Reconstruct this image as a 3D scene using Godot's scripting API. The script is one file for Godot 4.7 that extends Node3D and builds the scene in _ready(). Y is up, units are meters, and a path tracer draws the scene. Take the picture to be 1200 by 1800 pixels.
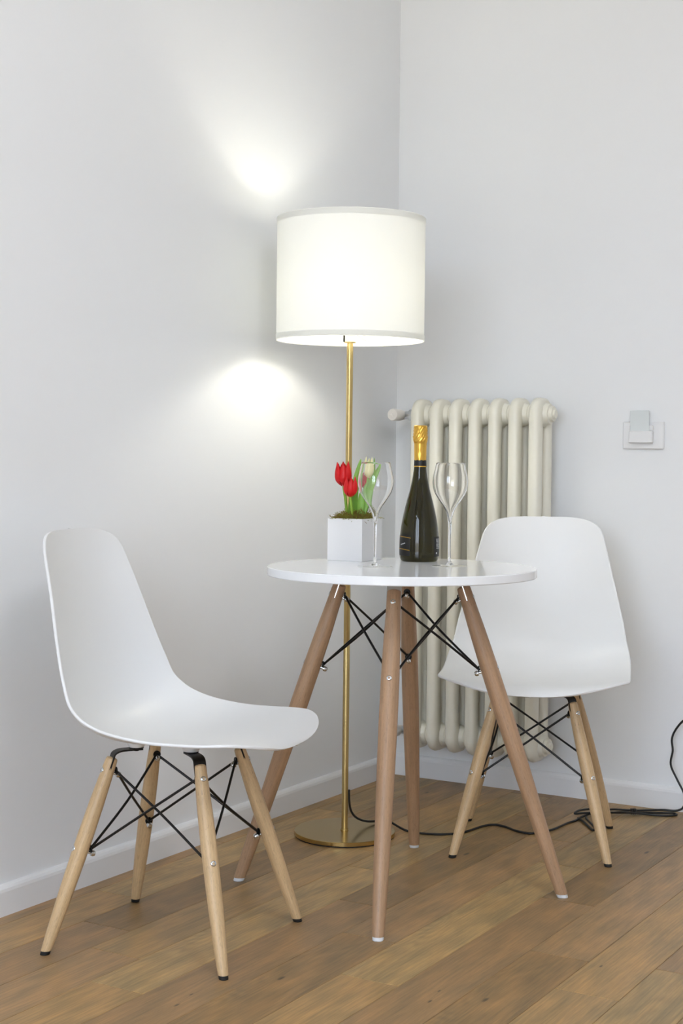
extends Node3D
# A corner of a white room: a small round table with bottle, glasses and tulips between two shell chairs,
# a lit floor lamp and a column radiator. The room's corner is the origin; x runs along the back wall, z along the left wall.

const CAM_YAW := 0.5378
var M := {}
var rng := RandomNumberGenerator.new()


# ------------------------------------------------------------------ mesh building
class MB:
	var v := PackedVector3Array()
	var n := PackedVector3Array()
	var uv := PackedVector2Array()
	var idx := PackedInt32Array()
	var xf := Transform3D()

	func vert(p: Vector3, nn: Vector3, t := Vector2.ZERO) -> int:
		v.append(xf * p)
		n.append((xf.basis * nn).normalized())
		uv.append(t)
		return v.size() - 1

	func tri(a: int, b: int, c: int) -> void:  # counter-clockwise from outside
		idx.append_array(PackedInt32Array([a, c, b]))

	func poly(pts: Array, centre: Vector3) -> void:
		var nn: Vector3 = (pts[1] - pts[0]).cross(pts[2] - pts[0]).normalized()
		var mid := Vector3.ZERO
		for q in pts:
			mid += q / pts.size()
		var order := pts.duplicate()
		if nn.dot(mid - centre) < 0:
			nn = -nn
			order.reverse()
		var first := v.size()
		for q in order:
			var t := Vector2(q.x, q.z) if absf(nn.y) > 0.7 else (Vector2(q.x, q.y) if absf(nn.z) > 0.7 else Vector2(q.z, q.y))
			vert(q, nn, t)
		for k in range(1, order.size() - 1):
			tri(first, first + k, first + k + 1)

	func cbox(c: Vector3, s: Vector3, b := 0.001) -> void:
		var h := s / 2
		b = minf(b, minf(h.x, minf(h.y, h.z)) * 0.9)
		var at := func(sg: Vector3, full: int) -> Vector3:
			var q := Vector3(sg.x * (h.x - b), sg.y * (h.y - b), sg.z * (h.z - b))
			q[full] = sg[full] * h[full]
			return c + q
		for ax in 3:
			var u := (ax + 1) % 3
			var w := (ax + 2) % 3
			for sa in [-1.0, 1.0]:
				var pts := []
				for k in [[-1.0, -1.0], [1.0, -1.0], [1.0, 1.0], [-1.0, 1.0]]:
					var sg := Vector3.ZERO
					sg[ax] = sa; sg[u] = k[0]; sg[w] = k[1]
					pts.append(at.call(sg, ax))
				poly(pts, c)
			for su in [-1.0, 1.0]:
				for sw in [-1.0, 1.0]:
					var lo := Vector3.ZERO
					lo[ax] = -1.0; lo[u] = su; lo[w] = sw
					var hi := lo
					hi[ax] = 1.0
					poly([at.call(lo, u), at.call(hi, u), at.call(hi, w), at.call(lo, w)], c)
		for sx in [-1.0, 1.0]:
			for sy in [-1.0, 1.0]:
				for sz in [-1.0, 1.0]:
					var g := Vector3(sx, sy, sz)
					poly([at.call(g, 0), at.call(g, 1), at.call(g, 2)], c)

	# profile of (radius, height), walked with the solid on its left hand side going up the outside
	func lathe(prof: Array, seg := 32, crease := 38.0) -> void:
		var count := prof.size()
		var norms := []
		for i in count - 1:
			var d: Vector2 = prof[i + 1] - prof[i]
			norms.append(Vector2(d.y, -d.x).normalized())
		var along := 0.0
		for i in count - 1:
			var a: Vector2 = norms[i]
			var b: Vector2 = norms[i]
			if i > 0 and rad_to_deg(absf(a.angle_to(norms[i - 1]))) < crease:
				a = (norms[i] + norms[i - 1]).normalized()
			if i < count - 2 and rad_to_deg(absf(b.angle_to(norms[i + 1]))) < crease:
				b = (norms[i] + norms[i + 1]).normalized()
			var p0: Vector2 = prof[i]
			var p1: Vector2 = prof[i + 1]
			var len := p0.distance_to(p1)
			var first := v.size()
			for k in seg + 1:
				var t := TAU * k / seg
				var cs := cos(t)
				var sn := sin(t)
				vert(Vector3(p0.x * cs, p0.y, p0.x * sn), Vector3(a.x * cs, a.y, a.x * sn), Vector2(float(k) / seg, along))
				vert(Vector3(p1.x * cs, p1.y, p1.x * sn), Vector3(b.x * cs, b.y, b.x * sn), Vector2(float(k) / seg, along + len))
			along += len
			for k in seg:
				var q := first + 2 * k
				if p0.x > 1e-6:
					tri(q, q + 3, q + 2)
				if p1.x > 1e-6:
					tri(q, q + 1, q + 3)

	func tube(pts: Array, radius: float, seg := 8, caps := true) -> void:
		var count := pts.size()
		var tan := []
		for i in count:
			var d: Vector3 = pts[mini(i + 1, count - 1)] - pts[maxi(i - 1, 0)]
			tan.append(d.normalized())
		var up: Vector3 = Vector3.UP if absf(tan[0].y) < 0.9 else Vector3.RIGHT
		var side: Vector3 = tan[0].cross(up).normalized()
		var first := v.size()
		var along := 0.0
		for i in count:
			side = (side - tan[i] * side.dot(tan[i])).normalized()
			var other: Vector3 = tan[i].cross(side)
			if i > 0:
				along += pts[i].distance_to(pts[i - 1])
			for k in seg + 1:
				var t := TAU * k / seg
				var d: Vector3 = side * cos(t) + other * sin(t)
				vert(pts[i] + d * radius, d, Vector2(float(k) / seg, along))
		for i in count - 1:
			for k in seg:
				var a := first + i * (seg + 1) + k
				var b := a + seg + 1
				tri(a, a + 1, b + 1)
				tri(a, b + 1, b)
		if caps:
			for e in [0, count - 1]:
				var nn: Vector3 = -tan[0] if e == 0 else tan[e]
				var c := vert(pts[e], nn)
				var f := v.size()
				for k in seg + 1:
					vert(v_at(first + e * (seg + 1) + k), nn)
				for k in seg:
					if e == 0:
						tri(c, f + k + 1, f + k)
					else:
						tri(c, f + k, f + k + 1)

	func v_at(i: int) -> Vector3:
		return xf.affine_inverse() * v[i]

	# rows of points; smooth normals; flip turns the face over
	func grid(P: Array, flip := false, wrap := false, uscale := Vector2.ONE) -> void:
		var rows := P.size()
		var cols: int = P[0].size()
		var first := v.size()
		for i in rows:
			for j in cols:
				var du: Vector3 = P[mini(i + 1, rows - 1)][j] - P[maxi(i - 1, 0)][j]
				var j1 := mini(j + 1, cols - 1)
				var j0 := maxi(j - 1, 0)
				if wrap and (j == 0 or j == cols - 1):
					j1 = 1
					j0 = cols - 2
				var dv: Vector3 = P[i][j1] - P[i][j0]
				if du.length() < 1e-7 or dv.length() < 1e-7:
					var i2 := clampi(i, 1, rows - 2)
					dv = P[i2][j1] - P[i2][j0]
					du = P[mini(i2 + 1, rows - 1)][j] - P[i2 - 1][j]
				var nn := du.cross(dv).normalized()
				vert(P[i][j], -nn if flip else nn, Vector2(float(j) / (cols - 1), float(i) / (rows - 1)) * uscale)
		for i in rows - 1:
			for j in cols - 1:
				var a := first + i * cols + j
				var b := a + cols
				if flip:
					tri(a, a + 1, b + 1)
					tri(a, b + 1, b)
				else:
					tri(a, b + 1, a + 1)
					tri(a, b, b + 1)

	func mesh(mat: Material) -> ArrayMesh:
		var arr := []
		arr.resize(Mesh.ARRAY_MAX)
		arr[Mesh.ARRAY_VERTEX] = v
		arr[Mesh.ARRAY_NORMAL] = n
		arr[Mesh.ARRAY_TEX_UV] = uv
		arr[Mesh.ARRAY_INDEX] = idx
		var m := ArrayMesh.new()
		m.add_surface_from_arrays(Mesh.PRIMITIVE_TRIANGLES, arr)
		m.surface_set_material(0, mat)
		return m


func part(called: String, mb: MB, mat: Material, parent: Node3D, xf := Transform3D()) -> MeshInstance3D:
	return inst(called, mb.mesh(mat), parent, xf)


func inst(called: String, mesh: Mesh, parent: Node3D, xf := Transform3D()) -> MeshInstance3D:
	var o := MeshInstance3D.new()
	o.name = called
	o.mesh = mesh
	o.transform = xf
	o.cast_shadow = GeometryInstance3D.SHADOW_CASTING_SETTING_ON
	parent.add_child(o, true)
	return o


func thing(called: String, label: String, category: String, at: Vector3, yaw := 0.0, group := "") -> Node3D:
	var o := Node3D.new()
	o.name = called
	add_child(o, true)
	o.position = at
	o.rotation.y = yaw
	tag(o, label, category, group)
	return o


func tag(o: Node, label: String, category: String, group := "") -> void:
	o.set_meta("label", label)
	o.set_meta("category", category)
	if group:
		o.set_meta("group", group)


func structure(o: Node, label := "") -> Node:
	o.set_meta("kind", "structure")
	if label:
		o.set_meta("label", label)
	return o


# a transform whose y axis runs from a to b and whose z axis leans towards "out"
func along(a: Vector3, b: Vector3, out: Vector3) -> Transform3D:
	var y := (b - a).normalized()
	var z := (out - y * out.dot(y)).normalized()
	return Transform3D(Basis(y.cross(z), y, z), a)


func smooth(pts: Array, steps := 8) -> Array:
	var r := []
	for i in pts.size() - 1:
		var p0 = pts[maxi(i - 1, 0)]
		var p3 = pts[mini(i + 2, pts.size() - 1)]
		for k in steps:
			r.append(pts[i].cubic_interpolate(pts[i + 1], p0, p3, float(k) / steps))
	r.append(pts[-1])
	return r


# ------------------------------------------------------------------ materials
func plain(c: Color, rough := 0.5, metal := 0.0) -> StandardMaterial3D:
	var m := StandardMaterial3D.new()
	m.albedo_color = c
	m.roughness = rough
	m.metallic = metal
	return m


func noise(freq: float, sd: int, octaves := 3) -> FastNoiseLite:
	var f := FastNoiseLite.new()
	f.noise_type = FastNoiseLite.TYPE_SIMPLEX_SMOOTH
	f.frequency = freq
	f.seed = sd
	f.fractal_octaves = octaves
	return f


# eight oak boards side by side, each 128 pixels wide and 1024 long
func oak_image() -> Image:
	var im := Image.create(1024, 1024, false, Image.FORMAT_RGB8)
	var warp := noise(1.0, 11, 2)
	var fine := noise(1.0, 23, 2)
	var broad := noise(1.0, 37, 2)
	var tones := [Color(0.665, 0.535, 0.355), Color(0.60, 0.475, 0.315), Color(0.70, 0.575, 0.385), Color(0.625, 0.495, 0.34),
		Color(0.645, 0.53, 0.35), Color(0.66, 0.525, 0.36), Color(0.575, 0.455, 0.30), Color(0.69, 0.55, 0.36)]
	# knots of a few boards: x, y, radius in pixels
	var knots := [[], [Vector3(84, 700, 3.2)], [], [Vector3(40, 260, 2.2), Vector3(52, 320, 1.6)], [], [], [Vector3(70, 480, 4.0)], [Vector3(30, 845, 2.0)]]
	for s in 8:
		var base: Color = tones[s]
		var arch := 1.0 if s in [1, 2, 4, 6] else 0.25
		for y in 1024:
			for x in 128:
				var fx := float(x)
				var near := 0.0
				for k in knots[s]:
					var dx: float = fx - k.x
					var dy: float = (y - k.y) * 0.30
					var d := sqrt(dx * dx + dy * dy)
					fx += dx * 9.0 / (d + 6.0) * exp(-d / 26.0)
					near = maxf(near, smoothstep(1.7, 0.3, d / k.z))
				var w := warp.get_noise_2d(fx * 0.012 + s * 40.0, y * 0.0024)
				var u := (fx - 64.0 + w * 55.0) / 64.0
				var ring := sin(u * u * 9.0 * arch + u * 7.0 + y * 0.021 * arch + 2.0 * w)
				var streak := broad.get_noise_2d(fx * 0.16 + s * 90.0, y * 0.0035)
				var pores := fine.get_noise_2d(fx * 0.55 + s * 200.0, y * 0.020)
				var cloud := broad.get_noise_2d(fx * 0.018 + s * 60.0, y * 0.005 + 300.0)
				var t := 1.0 + 0.035 * ring * arch + 0.11 * streak + 0.07 * pores + 0.12 * cloud
				t *= 1.0 - 0.5 * near
				var c := Color(base.r * t, base.g * t * (1.0 - 0.03 * cloud - 0.015 * streak), base.b * t * (1.0 - 0.06 * cloud - 0.03 * streak))
				im.set_pixel(s * 128 + x, y, c)
	return im


func beech_image() -> Image:
	var im := Image.create(256, 256, false, Image.FORMAT_RGB8)
	var a := noise(1.0, 5, 3)
	var b := noise(1.0, 8, 2)
	for y in 256:
		for x in 256:
			var t := 0.90 + 0.10 * a.get_noise_2d(x * 0.11, y * 0.006)
			var fleck := b.get_noise_2d(x * 0.33, y * 0.05)
			if fleck > 0.42:
				t *= 0.90
			im.set_pixel(x, y, Color(t, t, t))
	return im


func wood(tex: Texture2D, c: Color, rough: float) -> StandardMaterial3D:
	var m := plain(c, rough)
	m.albedo_texture = tex
	m.uv1_triplanar = true
	m.uv1_scale = Vector3(6, 3, 6)
	return m


func make_materials() -> void:
	M.wall = plain(Color(0.912, 0.916, 0.918), 0.85)
	M.ceiling = plain(Color(0.93, 0.93, 0.93), 0.9)
	M.skirting = plain(Color(0.91, 0.91, 0.91), 0.4)
	M.subfloor = plain(Color(0.16, 0.11, 0.07), 0.9)
	M.oak = plain(Color(0.95, 0.95, 0.94), 0.42)
	M.oak.albedo_texture = ImageTexture.create_from_image(oak_image())
	var bt := ImageTexture.create_from_image(beech_image())
	M.beech = wood(bt, Color(0.86, 0.73, 0.55), 0.42)
	M.beech_red = wood(bt, Color(0.72, 0.575, 0.44), 0.45)
	M.shell = plain(Color(0.885, 0.887, 0.885), 0.38)
	M.lacquer = plain(Color(0.92, 0.925, 0.93), 0.10)
	M.lacquer.metallic_specular = 0.42
	M.black_metal = plain(Color(0.05, 0.045, 0.045), 0.35, 0.3)
	M.rubber = plain(Color(0.04, 0.04, 0.04), 0.7)
	M.pad = plain(Color(0.85, 0.86, 0.87), 0.5)
	M.chrome = plain(Color(0.82, 0.83, 0.84), 0.2, 1.0)
	M.brass = plain(Color(0.74, 0.65, 0.44), 0.3, 1.0)
	M.brushed = plain(Color(0.76, 0.66, 0.44), 0.22, 1.0)
	M.brushed.anisotropy_enabled = true
	M.brushed.anisotropy = 0.6
	M.shade = plain(Color(0.95, 0.95, 0.93), 0.95)
	M.shade.backlight_enabled = true
	M.shade.backlight = Color(0.40, 0.40, 0.375)
	M.hem = plain(Color(0.93, 0.93, 0.92), 0.9)
	M.hem.backlight_enabled = true
	M.hem.backlight = Color(0.9, 0.9, 0.89)
	M.bulb = plain(Color(1, 1, 1), 0.4)
	M.bulb.emission_enabled = true
	M.bulb.emission = Color(1.0, 0.96, 0.88)
	M.bulb.emission_energy_multiplier = 2.5
	M.globe = plain(Color(1, 1, 1), 0.3)
	M.globe.emission_enabled = true
	M.globe.emission = Color(0.965, 0.98, 1.0)
	M.globe.emission_energy_multiplier = 2.0
	M.porcelain = plain(Color(0.93, 0.92, 0.9), 0.35)
	M.radiator = plain(Color(0.90, 0.885, 0.825), 0.35)
	M.valve_white = plain(Color(0.90, 0.88, 0.85), 0.4)
	M.plastic = plain(Color(0.90, 0.90, 0.90), 0.4)
	M.card = plain(Color(0.84, 0.86, 0.86), 0.4)
	M.cable = plain(Color(0.03, 0.03, 0.032), 0.45)
	M.glass = plain(Color(1, 1, 1, 0.0), 0.0)
	M.glass.refraction_enabled = true
	M.glass.refraction_scale = 0.05
	M.glass.transparency = BaseMaterial3D.TRANSPARENCY_ALPHA
	M.thin_glass = plain(Color(0.93, 0.97, 0.95, 0.04), 0.0)
	M.thin_glass.transparency = BaseMaterial3D.TRANSPARENCY_ALPHA
	M.bottle = plain(Color(0.20, 0.185, 0.045, 0.0), 0.02)
	M.bottle.refraction_enabled = true
	M.bottle.refraction_scale = 0.045
	M.bottle.transparency = BaseMaterial3D.TRANSPARENCY_ALPHA
	M.foil = plain(Color(0.86, 0.68, 0.31), 0.30, 1.0)
	M.label_black = plain(Color(0.035, 0.035, 0.035), 0.5)
	M.label_gold = plain(Color(0.80, 0.62, 0.25), 0.35, 0.8)
	M.label_white = plain(Color(0.85, 0.85, 0.85), 0.6)
	M.pot = plain(Color(0.895, 0.89, 0.885), 0.55)
	M.soil = plain(Color(0.20, 0.15, 0.09), 0.95)
	M.moss = plain(Color(0.52, 0.50, 0.17), 0.9)
	M.moss_brown = plain(Color(0.50, 0.38, 0.18), 0.9)
	M.red = plain(Color(0.80, 0.02, 0.05), 0.45)
	M.red.backlight_enabled = true
	M.red.backlight = Color(0.35, 0.02, 0.02)
	M.cream = plain(Color(0.92, 0.90, 0.70), 0.5)
	M.cream.backlight_enabled = true
	M.cream.backlight = Color(0.4, 0.38, 0.28)
	M.stem = plain(Color(0.50, 0.64, 0.18), 0.5)
	M.leaf = plain(Color(0.46, 0.63, 0.24), 0.45)
	M.leaf.backlight_enabled = true
	M.leaf.backlight = Color(0.25, 0.4, 0.08)
	M.window_glass = plain(Color(1, 1, 1, 0.03), 0.0)
	M.window_glass.transparency = BaseMaterial3D.TRANSPARENCY_ALPHA


# ------------------------------------------------------------------ setting
const ROOM := Vector3(3.7, 2.75, 5.0)
const WIN := [0.9, 2.5, 0.12, 2.5]  # x from, to; y from, to in the wall behind the camera

func box_node(called: String, lo: Vector3, hi: Vector3, mat: Material, bevel := 0.0005) -> MeshInstance3D:
	var mb := MB.new()
	mb.cbox((lo + hi) / 2, hi - lo, bevel)
	return part(called, mb, mat, self)


func skirting(called: String, length: float, xf: Transform3D) -> void:
	# a board with a rounded top edge, running along local x, its face at z = 0 and its back at z = -0.014
	var prof := [Vector2(-0.014, 0.0), Vector2(0.0, 0.0), Vector2(0.0, 0.050), Vector2(-0.0015, 0.056), Vector2(-0.005, 0.061), Vector2(-0.009, 0.0635), Vector2(-0.014, 0.064)]
	var mb := MB.new()
	for i in prof.size() - 1:
		var a: Vector2 = prof[i]
		var b: Vector2 = prof[i + 1]
		mb.poly([Vector3(0, a.y, a.x), Vector3(length, a.y, a.x), Vector3(length, b.y, b.x), Vector3(0, b.y, b.x)], Vector3(length / 2, 0.03, -0.010))
	structure(part(called, mb, M.skirting, self, xf), "white painted baseboard along the wall")


func build_room() -> void:
	structure(box_node("wall_left", Vector3(-0.134, -0.1, -0.134), Vector3(-0.014, ROOM.y + 0.1, ROOM.z + 0.12), M.wall), "white painted wall behind the floor lamp")
	structure(box_node("wall_back", Vector3(-0.134, -0.1, -0.134), Vector3(ROOM.x + 0.12, ROOM.y + 0.1, -0.014), M.wall), "white painted wall with the radiator")
	structure(box_node("wall_right", Vector3(ROOM.x, -0.1, -0.134), Vector3(ROOM.x + 0.12, ROOM.y + 0.1, ROOM.z + 0.12), M.wall))
	var wf := Node3D.new()
	wf.name = "wall_front"
	add_child(wf)
	structure(wf)
	for r in [[-0.134, WIN[0], -0.1, ROOM.y + 0.1], [WIN[1], ROOM.x + 0.12, -0.1, ROOM.y + 0.1], [WIN[0], WIN[1], -0.1, WIN[2]], [WIN[0], WIN[1], WIN[3], ROOM.y + 0.1]]:
		var mb := MB.new()
		mb.cbox(Vector3((r[0] + r[1]) / 2, (r[2] + r[3]) / 2, ROOM.z + 0.06), Vector3(r[1] - r[0], r[3] - r[2], 0.12), 0.0005)
		part("wall_panel", mb, M.wall, wf)
	structure(box_node("ceiling", Vector3(-0.134, ROOM.y, -0.134), Vector3(ROOM.x + 0.12, ROOM.y + 0.12, ROOM.z + 0.12), M.ceiling))
	# window behind the camera: daylight comes in here
	var win := Node3D.new()
	win.name = "window_1"
	add_child(win)
	structure(win)
	var w: float = WIN[1] - WIN[0]
	var h: float = WIN[3] - WIN[2]
	var cx: float = (WIN[0] + WIN[1]) / 2
	var cy: float = (WIN[2] + WIN[3]) / 2
	for q in [[WIN[0] + 0.03, cy, 0.06, h], [WIN[1] - 0.03, cy, 0.06, h], [cx, cy, 0.09, h - 0.12], [cx, WIN[2] + 0.03, w - 0.12, 0.06], [cx, WIN[3] - 0.03, w - 0.12, 0.06]]:
		var mb := MB.new()
		mb.cbox(Vector3(q[0], q[1], ROOM.z + 0.06), Vector3(q[2], q[3], 0.06), 0.004)
		part("window_frame", mb, M.skirting, win)
	for sx in [-1.0, 1.0]:
		var mb := MB.new()
		mb.cbox(Vector3(cx + sx * (w / 4 - 0.005), cy, ROOM.z + 0.06), Vector3(w / 2 - 0.10, h - 0.12, 0.004), 0.0005)
		part("window_pane", mb, M.window_glass, win)
	skirting("baseboard_left", ROOM.z, Transform3D(Basis(Vector3(0, 0, -1), Vector3.UP, Vector3(1, 0, 0)), Vector3(0, 0, ROOM.z)))
	skirting("baseboard_back", ROOM.x, Transform3D(Basis(), Vector3.ZERO))
	build_floor()


func build_floor() -> void:
	var fl := box_node("floor", Vector3(-0.134, -0.12, -0.134), Vector3(ROOM.x + 0.12, -0.0125, ROOM.z + 0.12), M.subfloor)
	structure(fl, "brown oak plank floor laid parallel to the lamp wall")
	# seen end joints of the rows of planks; the rest goes on at the same length
	var joints := {0: 0.02, 1: 1.423, 2: 1.607, 3: 1.727, 4: 0.953, 5: 1.195, 6: 0.468, 7: 0.678, 8: 0.944, 9: 1.285, 10: 1.452}
	var width := 0.1213
	var start := 0.036
	var length := 0.9175
	var tone := [2, 6, 0, 4, 1, 7, 3, 5]
	var cache := {}
	var pick := 0
	for k in range(0, 32):
		var x0 := -0.010 if k == 0 else start + (k - 1) * width
		var x1 := start + k * width
		if x0 > ROOM.x - 0.004:
			break
		x1 = minf(x1, ROOM.x)
		var j: float = joints.get(k, rng.randf_range(0, length))
		while j > 0.004:
			j -= length
		var z := j
		while z < ROOM.z:
			var a := maxf(z, -0.010)
			var b := minf(z + length, ROOM.z)
			z += length
			if b - a < 0.01:
				continue
			pick += 1
			var strip: int = tone[(pick * 5 + k * 3) % 8]
			var turned := (pick + k) % 2 == 0
			var key := "%d %s %.3f %.3f" % [strip, turned, b - a, x1 - x0]
			if not cache.has(key):
				cache[key] = plank(x1 - x0 - 0.0010, b - a - 0.0016, strip, turned)
			inst("plank", cache[key], fl, Transform3D(Basis(), Vector3((x0 + x1) / 2, 0, (a + b) / 2)))


func plank(w: float, l: float, strip: int, turned: bool) -> ArrayMesh:
	var mb := MB.new()
	mb.cbox(Vector3(0, -0.006, 0), Vector3(w, 0.012, l), 0.0006)
	for i in mb.v.size():
		var u := clampf(mb.v[i].x / 0.1213 + 0.5, 0.01, 0.99)
		var t := clampf(mb.v[i].z / 0.93 + 0.5, 0.003, 0.997)
		if turned:
			u = 1.0 - u
			t = 1.0 - t
		mb.uv[i] = Vector2((strip + u) / 8.0, t)
	return mb.mesh(M.oak)


# ------------------------------------------------------------------ furniture legs
# One turned leg from foot to top, its foot cut level with the floor; "inward" points to the furniture's axis.
func make_leg(parent: Node3D, foot: Vector3, top: Vector3, prof: Array, mat: Material, cap_mat: Material, cap_h: float, bolts: Array) -> MeshInstance3D:
	var inward := Vector3(-foot.x, 0, -foot.z).normalized()
	var xf := along(foot, top, inward)
	var length := foot.distance_to(top)
	var seg := 24
	var level := func(r: float, ang: float, height: float) -> Vector3:  # the point of the leg's surface at a height above the floor
		var q := Vector3(r * cos(ang), 0, r * sin(ang))
		q.y = (height - foot.y - (xf.basis * q).y) / xf.basis.y.y
		return q
	var rows := []
	for i in prof.size():
		var row := []
		for k in seg + 1:
			var ang := TAU * k / seg
			var r: float = prof[i].x
			if i == 0:
				row.append(level.call(r, ang, cap_h))
			else:
				row.append(Vector3(r * cos(ang), prof[i].y * length, r * sin(ang)))
		rows.append(row)
	var mb := MB.new()
	mb.grid(rows, false, true)
	# rounded end at the top
	var rt: float = prof[-1].x
	mb.lathe([Vector2(rt, length), Vector2(rt * 0.88, length + 0.0022), Vector2(rt * 0.6, length + 0.0034), Vector2(0, length + 0.004)], seg)
	var leg := part("leg", mb, mat, parent, xf)
	var cp := MB.new()
	var rb: float = prof[0].x
	var ring := [[], [], [], []]
	for k in seg + 1:
		var ang := TAU * k / seg
		ring[0].append(level.call(0.0001, ang, 0.0))
		ring[1].append(level.call(rb * 0.86, ang, 0.0))
		ring[2].append(level.call(rb * 0.9, ang, 0.0015))
		ring[3].append(level.call(rb * 0.92, ang, cap_h + 0.001))
	cp.grid(ring, false, true)
	part("foot_cap", cp, cap_mat, leg)
	for b in bolts:
		var r := radius_at(prof, b)
		var hd := MB.new()
		hd.xf = Transform3D(Basis(Vector3.RIGHT, Vector3(0, 0, -1), Vector3(0, 1, 0)), Vector3(0, b * length, -r + 0.0022))
		hd.lathe([Vector2(0.0062, -0.001), Vector2(0.0062, 0.0006), Vector2(0.0054, 0.0022), Vector2(0.0034, 0.0032), Vector2(0.0026, 0.0032), Vector2(0.0022, 0.0012), Vector2(0, 0.0012)], 16)
		part("bolt_head", hd, M.chrome, leg)
		var nt := MB.new()
		nt.xf = Transform3D(Basis(Vector3.RIGHT, Vector3(0, 0, 1), Vector3(0, -1, 0)), Vector3(0, b * length, r - 0.001))
		nt.lathe([Vector2(0.0028, 0.0), Vector2(0.0028, 0.008), Vector2(0.0060, 0.008), Vector2(0.0060, 0.0125), Vector2(0.0045, 0.0155), Vector2(0, 0.0168)], 12)
		part("nut", nt, M.chrome, leg)
	return leg


func radius_at(prof: Array, t: float) -> float:
	for i in prof.size() - 1:
		if t <= prof[i + 1].y:
			return lerpf(prof[i].x, prof[i + 1].x, (t - prof[i].y) / (prof[i + 1].y - prof[i].y))
	return prof[-1].x


# crossing wires between neighbouring legs: from each leg's upper bolt to its neighbours' lower bolts
func brace(parent: Node3D, feet: Array, tops: Array, prof: Array, lo: float, hi: float, radius: float) -> void:
	var at := func(i: int, t: float) -> Vector3:
		var inward := Vector3(-feet[i].x, 0, -feet[i].z).normalized()
		return feet[i].lerp(tops[i], t) + inward * (radius_at(prof, t) + 0.0045)
	for i in 4:
		for s in [1, 3]:
			var jn: int = (i + s) % 4
			var a: Vector3 = at.call(i, hi)
			var b: Vector3 = at.call(jn, lo)
			var side := (b - a).normalized()
			var bow := Vector3(-(a.x + b.x), 0, -(a.z + b.z)).normalized() * (0.006 if s == 1 else -0.002)
			var mb := MB.new()
			mb.tube(smooth([a, a + side * 0.012, a.lerp(b, 0.5) + bow, b - side * 0.012, b], 6), radius, 8)
			for e in [[a, i], [b, jn]]:  # flattened eye round the bolt
				var inw := Vector3(-feet[e[1]].x, 0, -feet[e[1]].z).normalized()
				mb.xf = along(e[0] - inw * 0.0012, e[0] + inw * 0.0012, Vector3.UP)
				mb.lathe([Vector2(0, 0), Vector2(0.0078, 0), Vector2(0.0078, 0.0024), Vector2(0, 0.0024)], 14)
				mb.xf = Transform3D()
			part("wire_brace", mb, M.black_metal, parent)


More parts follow.
